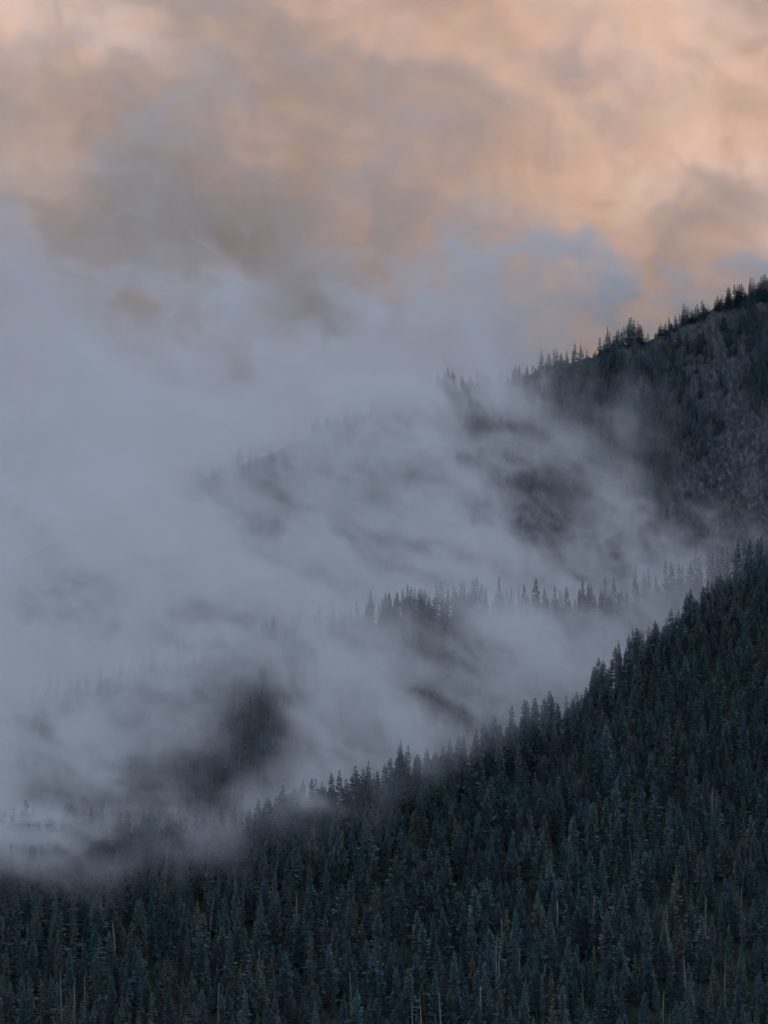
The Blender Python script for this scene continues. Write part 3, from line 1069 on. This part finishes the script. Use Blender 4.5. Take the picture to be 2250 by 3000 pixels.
def fog(name, label, mn, mx, n, dens, mat=None):
    d = np.ascontiguousarray(dens, dtype=np.float32)
    for ax in range(3):                                  # nothing touches the borders of the block
        s_ = np.ones(d.shape[ax], dtype=np.float32)
        s_[:4] = [0, 0.2, 0.5, 0.8]
        s_[-4:] = [0.8, 0.5, 0.2, 0]
        d = d * s_.reshape([-1 if q == ax else 1 for q in range(3)])
    d[d < 2e-5] = 0
    nx, ny, nz = n
    me = bpy.data.meshes.new(name)
    me.vertices.add(d.size)
    ax = [np.linspace(a, b, q, dtype=np.float32) for a, b, q in zip(mn, mx, n)]
    me.vertices.foreach_set('co', np.stack(np.meshgrid(*ax, indexing='ij'), -1).ravel())
    a_ = me.attributes.new('density', 'FLOAT', 'POINT')
    a_.data.foreach_set('value', d.ravel())
    ob = link(name, me)
    g = bpy.data.node_groups.new(name, 'GeometryNodeTree')
    g.interface.new_socket('Geometry', in_out='INPUT', socket_type='NodeSocketGeometry')
    g.interface.new_socket('Geometry', in_out='OUTPUT', socket_type='NodeSocketGeometry')
    N, L = g.nodes.new, g.links.new
    gi, go = N('NodeGroupInput'), N('NodeGroupOutput')
    vc = N('GeometryNodeVolumeCube')
    vc.inputs['Min'].default_value = mn
    vc.inputs['Max'].default_value = mx
    for q, s_ in zip(n, 'XYZ'):
        vc.inputs['Resolution ' + s_].default_value = q

    def vm(op, a, b=None):
        q = N('ShaderNodeVectorMath')
        q.operation = op
        L(a, q.inputs[0])
        if b is not None:
            q.inputs[1].default_value = b
        return q
    p = N('GeometryNodeInputPosition').outputs[0]
    v = vm('SUBTRACT', p, mn).outputs[0]
    v = vm('MULTIPLY', v, [(q - 1) / (b - a) for q, a, b in zip(n, mn, mx)]).outputs[0]
    v = vm('ADD', v, (0.5, 0.5, 0.5)).outputs[0]
    v = vm('FLOOR', v).outputs[0]
    v = vm('DOT_PRODUCT', v, (ny * nz, nz, 1)).outputs['Value']
    fi = N('FunctionNodeFloatToInt')
    L(v, fi.inputs[0])
    na = N('GeometryNodeInputNamedAttribute')
    na.data_type = 'FLOAT'
    na.inputs[0].default_value = 'density'
    si = N('GeometryNodeSampleIndex')
    si.data_type = 'FLOAT'
    si.domain = 'POINT'
    si.clamp = True
    L(gi.outputs[0], si.inputs['Geometry'])
    L(na.outputs[0], si.inputs['Value'])
    L(fi.outputs[0], si.inputs['Index'])
    L(si.outputs[0], vc.inputs['Density'])
    sm = N('GeometryNodeSetMaterial')
    sm.inputs['Material'].default_value = mat or M_FOG
    L(vc.outputs[0], sm.inputs[0])
    L(sm.outputs[0], go.inputs[0])
    md = ob.modifiers.new('fog', 'NODES')
    md.node_group = g
    tag(ob, label, kind='stuff')
    return ob


def wisps(X, Y, Z, scale, stretch=2.6, ang=-38.0, warp=26.0, seed=0.0, deep=3.2, wscale=9.0):
    """cloudy noise drawn out along the wind; large swirls bend the small ones, folds make filaments"""
    q = 1.0 / wscale
    w1 = samp3(T3b, X * q + 3 + seed, Y * (q / 2) + 11, Z * q + 5)
    w2 = samp3(T3b, X * q + 23, Y * (q / 2) + 41 + seed, Z * q + 37)
    x, z = X + warp * w1, Z + warp * w2
    ca, sa = math.cos(RAD(ang)), math.sin(RAD(ang))
    a = x * ca + z * sa
    b = -x * sa + z * ca
    n_ = samp3(T3, a / (scale * stretch) + 13 * seed, Y / (scale * deep) + seed, b / scale + 7 * seed)
    m_ = samp3(T3, a / (scale * stretch * 1.7) + 61 + seed, Y / (scale * deep * 2) + 9, b / (scale * 1.7) + 33 + seed)
    return 0.8 * n_ + 0.75 * (0.8 - np.abs(m_)), w1, w2


def ragged(tau, mn, mx, n, X, Z, w1, w2, n_, amp):
    """look the thickness up at places shifted by the swirls, so that a bank ends in torn edges"""
    dx, dz = (mx[0] - mn[0]) / (n[0] - 1), (mx[2] - mn[2]) / (n[2] - 1)
    i = np.clip((X + amp * (0.7 * w2 + 0.5 * n_) - mn[0]) / dx, 0, n[0] - 1.01)
    k_ = np.clip((Z + amp * (0.7 * w1 - 0.5 * n_) - mn[2]) / dz, 0, n[2] - 1.01)
    i0, k0 = i.astype(np.int32), k_.astype(np.int32)
    a, c = (i - i0).astype(np.float32), (k_ - k0).astype(np.float32)
    return (tau[i0, k0] * (1 - a) + tau[i0 + 1, k0] * a) * (1 - c) + (tau[i0, k0 + 1] * (1 - a) + tau[i0 + 1, k0 + 1] * a) * c


def spread(X, Z, pts, Y0, soft=10.0):
    """thickness of a bank over the x-z plane, eased between the places where it is known"""
    st = 3
    Xc, Zc = X[::st, ::st], Z[::st, ::st]
    num = np.zeros(Xc.shape)
    den = np.zeros(Xc.shape)
    for px, py, op in pts:
        p = at(px, py, Y0)
        tau = -math.log(1 - min(op, 0.9995))
        w_ = 1.0 / ((Xc - p[0]) ** 2 + (Zc - p[2]) ** 2 + soft * soft) ** 2.4
        num += w_ * tau
        den += w_
    t_ = (num / den).astype(np.float32)
    gx = np.arange(X.shape[0]) / st
    gz = np.arange(X.shape[1]) / st
    i0 = np.minimum(gx.astype(int), t_.shape[0] - 2)
    k0 = np.minimum(gz.astype(int), t_.shape[1] - 2)
    a = (gx - i0)[:, None].astype(np.float32)
    c = (gz - k0)[None, :].astype(np.float32)
    t_ = (t_[i0][:, k0] * (1 - a) + t_[i0 + 1][:, k0] * a) * (1 - c) + (t_[i0][:, k0 + 1] * (1 - a) + t_[i0 + 1][:, k0 + 1] * a) * c
    for _ in range(8):
        t_ = 0.5 * t_ + 0.125 * (np.roll(t_, 1, 0) + np.roll(t_, -1, 0) + np.roll(t_, 1, 1) + np.roll(t_, -1, 1))
    return t_.astype(np.float32)


def share(prof, air, dy, least):
    """spread the thickness over the air the bank really has between the slopes"""
    prof = prof * air
    return prof / np.maximum(prof.sum(axis=1, keepdims=True) * dy, least)


def curdle(n_, k_, cut=0.0):
    q = np.clip(np.exp(k_ * n_) - cut, 0, 10.0)
    return q / q.mean()


# bank between the front hillside and the second ridge
opA = [(0, 1700, .9), (200, 1700, .92), (400, 1700, .93), (0, 1850, .9), (150, 1880, .9), (0, 1980, .94), (100, 1990, .92), (60, 2030, .93), (150, 1960, .92), (0, 2080, .95), (150, 2080, .95), (250, 1950, .97), (350, 1920, .97), (420, 1890, .97), (250, 1900, .97), (350, 1960, .96), (250, 2050, .9), (0, 2150, .93), (200, 2200, .95), (100, 2300, .95), (150, 2400, .85), (350, 2150, .85), (330, 2300, .85), (330, 2400, .7), (400, 2030, .82),
       (540, 1870, .93), (540, 1800, .93), (650, 1850, .92), (450, 1950, .85), (540, 1980, .85), (640, 1950, .88), (480, 2100, .82), (560, 2080, .75), (500, 2200, .72), (420, 2220, .8), (600, 2200, .76), (560, 2130, .78), (640, 1880, .97), (720, 1850, .97), (800, 1830, .97), (860, 1810, .96),
       (740, 2070, .15), (800, 2060, .04), (850, 2080, .06), (820, 2130, 0), (760, 2150, .02), (780, 2220, 0), (720, 2270, 0), (650, 2310, .03), (560, 2330, .06), (480, 2280, .15), (500, 2350, .02), (460, 2310, .12), (600, 2380, .12), (680, 2340, .08), (640, 2250, .3), (560, 2260, .45), (520, 2310, .06), (840, 2180, .02), (880, 2100, .5), (900, 2200, .8), (860, 2260, .5), (800, 2330, .55), (720, 2390, .5), (850, 2360, .6),
       (800, 1990, .75), (850, 2010, .65), (700, 2000, .8), (750, 1950, .88),
       (900, 1850, .93), (1000, 1950, .95), (1000, 2050, .94), (1100, 2100, .95), (1180, 2160, .95), (1260, 2220, .9), (950, 2150, .9), (1050, 2220, .88), (950, 2280, .85), (1150, 2260, .85), (900, 2000, .92), (1330, 2180, .7),
       (900, 1790, .93), (980, 1780, .85), (1040, 1770, .7), (760, 1800, .96), (1080, 1740, .2), (1130, 1790, .06), (1200, 1790, .02), (1200, 1740, .02), (1280, 1720, .02), (1280, 1770, .02), (1350, 1760, .05), (1150, 1850, .3), (1250, 1850, .12), (1350, 1850, .3), (1150, 1920, .75), (1250, 1930, .42), (1320, 1960, .36), (1300, 2050, .42), (1380, 2080, .42), (1450, 2120, .45), (1220, 2020, .7), (1400, 1930, .5),
       (1420, 1740, .03), (1480, 1735, .08), (1550, 1725, .05), (1620, 1725, .08), (1450, 1690, .05), (1600, 1690, .05), (1550, 1800, .65), (1460, 1830, .75), (1550, 1850, .85), (1650, 1830, .85), (1550, 1950, .9), (1650, 1960, .85), (1600, 2040, .75), (1500, 2050, .75),
       (1700, 1725, .03), (1770, 1710, .02), (1800, 1760, .35), (1750, 1830, .8), (1850, 1725, .03), (1850, 1800, .7), (1920, 1710, .03), (1950, 1700, .02), (1980, 1770, .5), (2000, 1700, .02), (2050, 1690, .01), (2100, 1730, .4), (2150, 1710, .3), (2130, 1650, .03), (2050, 1640, .03), (2200, 1640, .03), (2230, 1700, .06), (1950, 1820, .65), (1900, 1880, .7), (1800, 1900, .8), (2050, 1800, .35),
       (1860, 1640, .02), (1950, 1620, 0), (2050, 1580, 0), (2200, 1560, 0), (1700, 1660, .08), (1550, 1670, .04), (1450, 1660, .06), (1280, 1680, .03), (1180, 1690, .03), (1080, 1700, .2), (980, 1700, .5), (1300, 1600, 0), (1600, 1580, 0), (1000, 1600, .3), (900, 1500, 0), (800, 1650, .7), (600, 1650, .8), (300, 1600, .7), (0, 1600, .7), (600, 1500, .3), (200, 1450, .3), (0, 1400, .1), (1500, 1400, 0), (2200, 1400, 0),
       (0, 2560, .2), (300, 2540, .2), (600, 2480, .3), (2240, 2000, 0), (1900, 2100, .1), (1700, 2200, .1), (1400, 2400, .1), (1200, 2420, .2), (1000, 2420, .2), (-250, 2400, .9), (-300, 1900, .9), (-300, 1600, .7), (2400, 1700, .1)]
nA = (270, 44, 190)
mnA, mxA = (-255.0, 1690.0, -85.0), (285.0, 2440.0, 295.0)
X, Y, Z = grid_coords(mnA, mxA, nA)
X2, Z2 = X[:, 0, :], Z[:, 0, :]
n1, w1, w2 = wisps(X, Y, Z, 1.9, seed=0.0, ang=-40, stretch=3.0)
tau = ragged(spread(X2, Z2, opA, 2150), mnA, mxA, nA, X, Z, w1, w2, n1, 9.0)
yf = F.yc(X2).astype(np.float32)
y_c = (yf - 10)[:, None, :]
ys = np.minimum(S.yc(X2) - (S.zc(X2) - Z2) / S.s1, 2470.0).astype(np.float32)[:, None, :]
prof = sstep(0, 130, Y - y_c) * (1 - sstep(ys - 95, ys - 30, Y)) + 0.25 * sstep(0, 130, Y - y_c)
air = (Z > S.h(X[:, :, 0], Y[:, :, 0])[:, :, None] - 3) & (Z > F.h(X[:, :, 0], Y[:, :, 0])[:, :, None] - 3)
prof = share(prof, air, (mxA[1] - mnA[1]) / nA[1], 70.0)
fog('fog_cloud_bank', 'blue-grey fog drifting between the front forest and second ridge', mnA, mxA, nA, 0.74 * tau * prof * (0.14 * sstep(0.8, 2.0, tau) + (1 - 0.18 * sstep(0.8, 2.0, tau)) * curdle(n1, 2.0, 0.65)))

# thin veils trailing over the top of the front forest
opV = [(0, 2420, .9), (0, 2470, .82), (0, 2530, .5), (0, 2590, .22), (0, 2650, .04), (150, 2430, .9), (150, 2480, .82), (150, 2540, .5), (150, 2600, .2), (300, 2410, .88), (300, 2470, .78), (300, 2530, .45), (300, 2600, .15), (450, 2400, .7), (450, 2450, .6), (450, 2510, .3), (580, 2420, .6), (580, 2480, .45), (580, 2540, .1), (680, 2400, .55), (700, 2450, .3), (720, 2500, .06), (800, 2390, .3), (850, 2430, .06), (900, 2330, .6), (940, 2390, .22),
       (1000, 2300, .65), (1020, 2360, .32), (1100, 2260, .65), (1120, 2320, .36), (1180, 2390, .06), (1250, 2210, .65), (1260, 2270, .36), (1350, 2230, .3), (1400, 2290, .08), (1450, 2140, .62), (1460, 2200, .3), (1550, 2090, .55), (1560, 2160, .14), (1650, 2020, .6), (1680, 2100, .14), (1790, 1920, .58), (1820, 2000, .1), (1890, 1820, .55), (1930, 1910, .08), (2050, 1760, .3), (2110, 1680, .12), (2130, 1780, .05), (2200, 1640, .12), (2240, 1740, 0),
       (0, 2720, 0), (200, 2680, 0), (400, 2640, 0), (600, 2590, 0), (800, 2510, 0), (1000, 2450, 0), (1200, 2440, 0), (1350, 2380, 0), (1500, 2290, 0), (1600, 2220, 0), (1700, 2180, 0), (1800, 2090, 0), (1900, 2020, 0), (2000, 1960, 0), (2100, 1880, 0), (2250, 1850, 0), (500, 2850, 0), (1500, 2800, 0), (2000, 2500, 0), (0, 2950, 0), (2240, 2950, 0), (1000, 2800, 0), (2250, 2300, 0), (1700, 2500, 0), (2250, 1500, 0), (1700, 1800, .1), (1200, 2050, .2), (600, 2250, 0), (800, 2250, 0), (850, 2150, 0), (500, 2280, .05), (650, 2330, .08), (500, 2360, .2), (750, 2340, .05), (1000, 2200, .1), (100, 2300, .4)]
for px in range(-100, 2400, 130):
    yt = float(np.interp(px, [q[0] for q in tipsF], [q[1] for q in tipsF]))
    opV += [(px, yt + e_, 0) for e_ in (300, 420, 560, 760, 1000)]
nV = (190, 50, 140)
mnV, mxV = (-220.0, 1540.0, -95.0), (230.0, 1960.0, 230.0)
X, Y, Z = grid_coords(mnV, mxV, nV)
X2, Z2 = X[:, 0, :], Z[:, 0, :]
n1, w1, w2 = wisps(X, Y, Z, 1.3, seed=7.7, ang=-25, warp=12)
tau = ragged(spread(X2, Z2, opV, 1720, 6.0), mnV, mxV, nV, X, Z, w1, w2, n1, 9.0)
yface = np.minimum(F.yc(X2) - (F.zc(X2) + 6 - Z2) / F.s1, F.yc(X2) + 30).astype(np.float32)[:, None, :]
prof = np.exp(-((Y - (yface - 50)) / 30.0) ** 2) / 53.0
fog('fog_cloud_bank', 'thin torn mist trailing over the tops of the front forest', mnV, mxV, nV, 0.85 * np.clip(tau - 0.04, 0, None) * prof * (0.1 + 0.9 * curdle(n1, 1.8, 0.5)))

# bank between the second ridge and the mountain
opB = [(0, 1650, .998), (200, 1570, .998), (400, 1490, .998), (550, 1415, .998), (700, 1350, .998), (850, 1285, .997), (950, 1245, .995), (300, 1600, .97), (620, 1450, .97), (150, 1830, .82), (400, 1660, .84), (600, 1570, .8), (750, 1480, .76), (800, 1600, .78), (-300, 1000, .9), (-300, 1600, .95), (0, 1000, .94), (0, 1300, .96), (0, 1550, .97), (150, 1750, .9), (0, 1900, .95), (300, 1050, .94), (300, 1250, .96), (300, 1450, .95), (500, 1150, .95), (550, 1350, .95), (700, 1150, .95), (700, 1300, .95), (850, 1420, .76), (700, 1720, .95), (300, 2000, .95), (900, 1150, .95), (900, 1300, .93), (930, 1500, .74), (1000, 1650, .93),
       (1000, 1400, .76), (1050, 1550, .72), (1100, 1460, .70), (1200, 1580, .84), (1350, 1550, .9), (1300, 1680, .93), (1150, 1700, .90), (1500, 1550, .91), (1600, 1500, .8), (1650, 1580, .88), (1750, 1550, .75), (1850, 1520, .72), (1900, 1580, .78), (1800, 1650, .88), (1950, 1540, .6), (2000, 1580, .68), (2050, 1560, .55), (2100, 1590, .6), (2200, 1575, .5), (2250, 1550, .3), (2050, 1480, .16),
       (1000, 1100, .97), (1000, 1200, .92), (1100, 1150, .96), (1050, 1280, .8), (1200, 1140, .998), (1300, 1115, .998), (1330, 1150, .99), (1400, 1085, .997), (1500, 1065, .993), (1590, 1055, .96), (1635, 1035, .5), (1580, 1010, .8), (1200, 1240, .76), (1150, 1280, .7), (1250, 1330, .72), (1350, 1240, .8), (1300, 1190, .86), (1400, 1300, .78), (1450, 1190, .84), (1550, 1170, .8), (1600, 1230, .72), (1650, 1150, .5), (1500, 1300, .76), (1600, 1330, .6), (1650, 1400, .45), (1700, 1330, .3), (1700, 1260, .4), (1550, 1420, .74), (1400, 1400, .82), (1300, 1430, .86), (1100, 1380, .8),
       (1700, 1450, .35), (1780, 1440, .22), (1880, 1455, .62), (1850, 1420, .45), (1830, 1480, .55), (1660, 1050, .12), (1680, 1120, .12), (1700, 1200, .3), (1760, 1250, .3), (1850, 1265, .2), (1950, 1275, .12), (1800, 1320, .06), (1900, 1340, .04), (1860, 1370, .04), (1760, 1180, .05), (1720, 1060, 0), (1850, 1100, 0), (1750, 1000, 0), (1850, 1200, .02), (1950, 1000, .02), (2010, 950, .1), (2060, 970, .14), (2130, 1030, .12), (2190, 1090, .15), (2230, 1150, .05), (2000, 1060, 0), (2100, 1150, 0), (2000, 1200, 0), (2050, 1300, 0), (2100, 1400, 0), (2200, 1300, 0), (2240, 1400, .02), (2000, 1400, .04), (2200, 950, 0), (2250, 850, 0), (2250, 1000, 0), (2200, 1480, .05),
       (1400, 1020, .93), (1250, 1040, .96), (1500, 1010, .9), (1550, 990, .4), (1650, 980, .02), (1700, 900, 0), (1900, 880, 0), (2100, 800, 0), (1500, 900, .1), (1000, 1030, .93), (700, 1030, .92), (0, 900, .7), (300, 930, .75), (0, 780, .2), (500, 880, .5), (900, 940, .4), (1200, 950, .5), (300, 780, .1), (700, 850, .1), (1200, 850, .05), (2300, 1200, 0), (2400, 900, 0), (0, 600, 0), (400, 600, 0), (800, 650, 0), (1200, 700, 0), (1600, 700, 0), (0, 300, 0), (700, 300, 0), (1400, 300, 0), (2100, 500, 0), (2100, 200, 0), (400, 50, 0), (1100, 50, 0), (1800, 50, 0), (-300, 500, 0), (2400, 600, 0)]
nB = (290, 40, 250)
mnB, mxB = (-330.0, 2540.0, 40.0), (370.0, 3310.0, 640.0)
X, Y, Z = grid_coords(mnB, mxB, nB)
X2, Z2 = X[:, 0, :], Z[:, 0, :]
n1, w1, w2 = wisps(X, Y, Z, 2.4, seed=1.7, ang=-38, stretch=3.0, warp=30)
tau = ragged(spread(X2, Z2, opB, 2900), mnB, mxB, nB, X, Z, w1, w2, n1, 10.0)
ym = np.minimum(M.yc(X2) - (M.zc(X2) - Z2) / M.s1, 3330.0).astype(np.float32)[:, None, :]
prof = sstep(2545, 2700, Y) * (1 - sstep(ym - 130, ym - 25, Y)) + 0.12 * sstep(2545, 2700, Y)
air = Z > M.h(X[:, :, 0], Y[:, :, 0])[:, :, None] - 3
prof = share(prof, air, (mxB[1] - mnB[1]) / nB[1], 90.0)
fog('fog_cloud_bank', 'lilac-grey fog rolling over the left of the rocky mountain', mnB, mxB, nB, 0.53 * np.clip(tau - 0.02, 0, None) * prof * (0.10 * sstep(1.2, 2.4, tau) + (1 - 0.14 * sstep(1.2, 2.4, tau)) * curdle(n1, 2.1, 0.65)))

# pale mist rising behind the crest, still in the shadow of the added far mountain
opK = [(2250, 830, .88), (2000, 850, .93), (1800, 850, .95), (1600, 900, .95), (1400, 900, .93), (1200, 950, .93), (1100, 1000, .9), (1000, 1050, .9), (1500, 830, .7), (1700, 790, .5), (1900, 790, .5), (2200, 800, .5), (1350, 770, .3), (1500, 730, .08), (1250, 820, .5), (1700, 720, .08), (1900, 720, .08), (1150, 850, .35), (1050, 850, .12), (950, 900, .12), (1000, 960, .4), (900, 850, .15), (800, 900, .6), (700, 950, .85), (500, 950, .9), (300, 920, .9), (100, 850, .9), (0, 800, .85),
       (0, 700, .4), (200, 800, .6), (400, 850, .6), (600, 850, .4), (800, 800, .12), (1700, 650, 0), (1900, 660, 0), (2100, 720, .08), (2250, 720, .05), (1300, 650, .03), (1600, 600, .05), (1850, 580, .03), (1000, 700, 0), (500, 700, .08), (200, 650, .05), (0, 600, .05), (1500, 560, .02), (2000, 550, 0), (1000, 500, 0), (200, 400, 0), (2200, 400, 0), (1000, 1200, .9), (0, 1200, .9), (2000, 1100, .9), (750, 620, .05), (780, 560, .1), (770, 680, .1), (-300, 800, .8), (-300, 600, .05), (2500, 700, .3), (1200, 650, .1)]
nK = (240, 26, 220)
mnK, mxK = (-430.0, 3440.0, 250.0), (460.0, 3680.0, 790.0)
X, Y, Z = grid_coords(mnK, mxK, nK)
X2, Z2 = X[:, 0, :], Z[:, 0, :]
n1, w1, w2 = wisps(X, Y, Z, 2.8, seed=4.4, ang=-34, stretch=2.6, warp=32)
tau = ragged(spread(X2, Z2, opK, 3550), mnK, mxK, nK, X, Z, w1, w2, n1, 16.0)
prof = sstep(3442, 3500, Y) * (1 - sstep(3600, 3676, Y))
prof = prof / (prof.mean(axis=1, keepdims=True) * (mxK[1] - mnK[1]))
fog('fog_cloud_bank', 'pale lavender mist rising behind the mountain crest', mnK, mxK, nK, 0.95 * tau * prof * curdle(n1, 1.5, 0.4))

# high cloud behind, in the last sun
opC = [(1500, 650, .985), (1600, 620, .985), (1750, 680, .99), (1850, 740, .99), (1700, 800, .99), (1500, 780, .985), (2150, 770, .985), (1350, 700, .985), (0, 0, .85), (300, 100, .88), (300, 300, .93), (0, 300, .93), (600, 250, .93), (1000, 100, .92), (1700, 100, .88), (2200, 100, .85), (200, 500, .95), (1100, 400, .95), (2100, 500, .88), (1900, 600, .9), (1700, 300, .9), (420, 600, .999), (500, 650, .9995), (620, 700, .999), (750, 720, .9995), (900, 780, .9995), (1000, 880, .9995), (1080, 820, .9995), (950, 950, .999), (1500, 420, .998), (1600, 480, .999), (1500, 550, .95), (600, 850, .95), (1300, 850, .95), (300, 1000, .97), (1000, 1080, .96), (1700, 800, .95), (2200, 700, .9), (1500, 1000, .95), (0, 850, .96), (1000, 1300, .9), (-400, 600, .9), (2600, 500, .85), (1500, 300, .95), (1650, 450, .96), (800, 400, .94)]
nC = (280, 36, 240)
mnC, mxC = (-560.0, 3700.0, 200.0), (640.0, 4180.0, 1080.0)
X, Y, Z = grid_coords(mnC, mxC, nC)
X2, Z2 = X[:, 0, :], Z[:, 0, :]
n1, w1, w2 = wisps(X, Y, Z, 3.6, seed=3.1, ang=-28, stretch=2.0, warp=45, deep=2.6)
n2 = samp3(T3b, X / 11.0 + 8, Y / 18.0, Z / 8.0 + 2)
tau = spread(X2, Z2, opC, 3920)[:, None, :]
prof = sstep(3705, 3820, Y) * (1 - sstep(4040, 4170, Y))
prof = prof / (prof.mean(axis=1, keepdims=True) * (mxC[1] - mnC[1]))
fog('fog_cloud_bank', 'high cloud bank behind the mountain, its top warm with sunset', mnC, mxC, nC, 1.6 * tau * prof * (0.42 + 0.58 * curdle(n1 + 0.3 * n2, 1.4, 0.3)), M_WARM_CLOUD)

# ------------------------------------------------------------------ air
hm = bpy.data.materials.new('haze')
hm.use_nodes = True
n = hm.node_tree.nodes
n.clear()
ho = n.new('ShaderNodeOutputMaterial')
hp = n.new('ShaderNodeVolumePrincipled')
hp.inputs['Density'].default_value = 0.55e-5
hp.inputs['Color'].default_value = (0.36, 0.68, 1.0, 1)
hm.node_tree.links.new(hp.outputs[0], ho.inputs['Volume'])
a, zb, zt = G + 20, GROUND_Z - 10, 1260.0
v = [(sx * a, sy * a, z) for z in (zb, zt) for sx, sy in ((-1, -1), (1, -1), (1, 1), (-1, 1))]
f = [(3, 2, 1, 0), (4, 5, 6, 7), (0, 1, 5, 4), (1, 2, 6, 5), (2, 3, 7, 6), (3, 0, 4, 7)]
tag(link('haze', mesh_from('haze', v, f, hm)), 'thin blue mountain haze', kind='stuff')
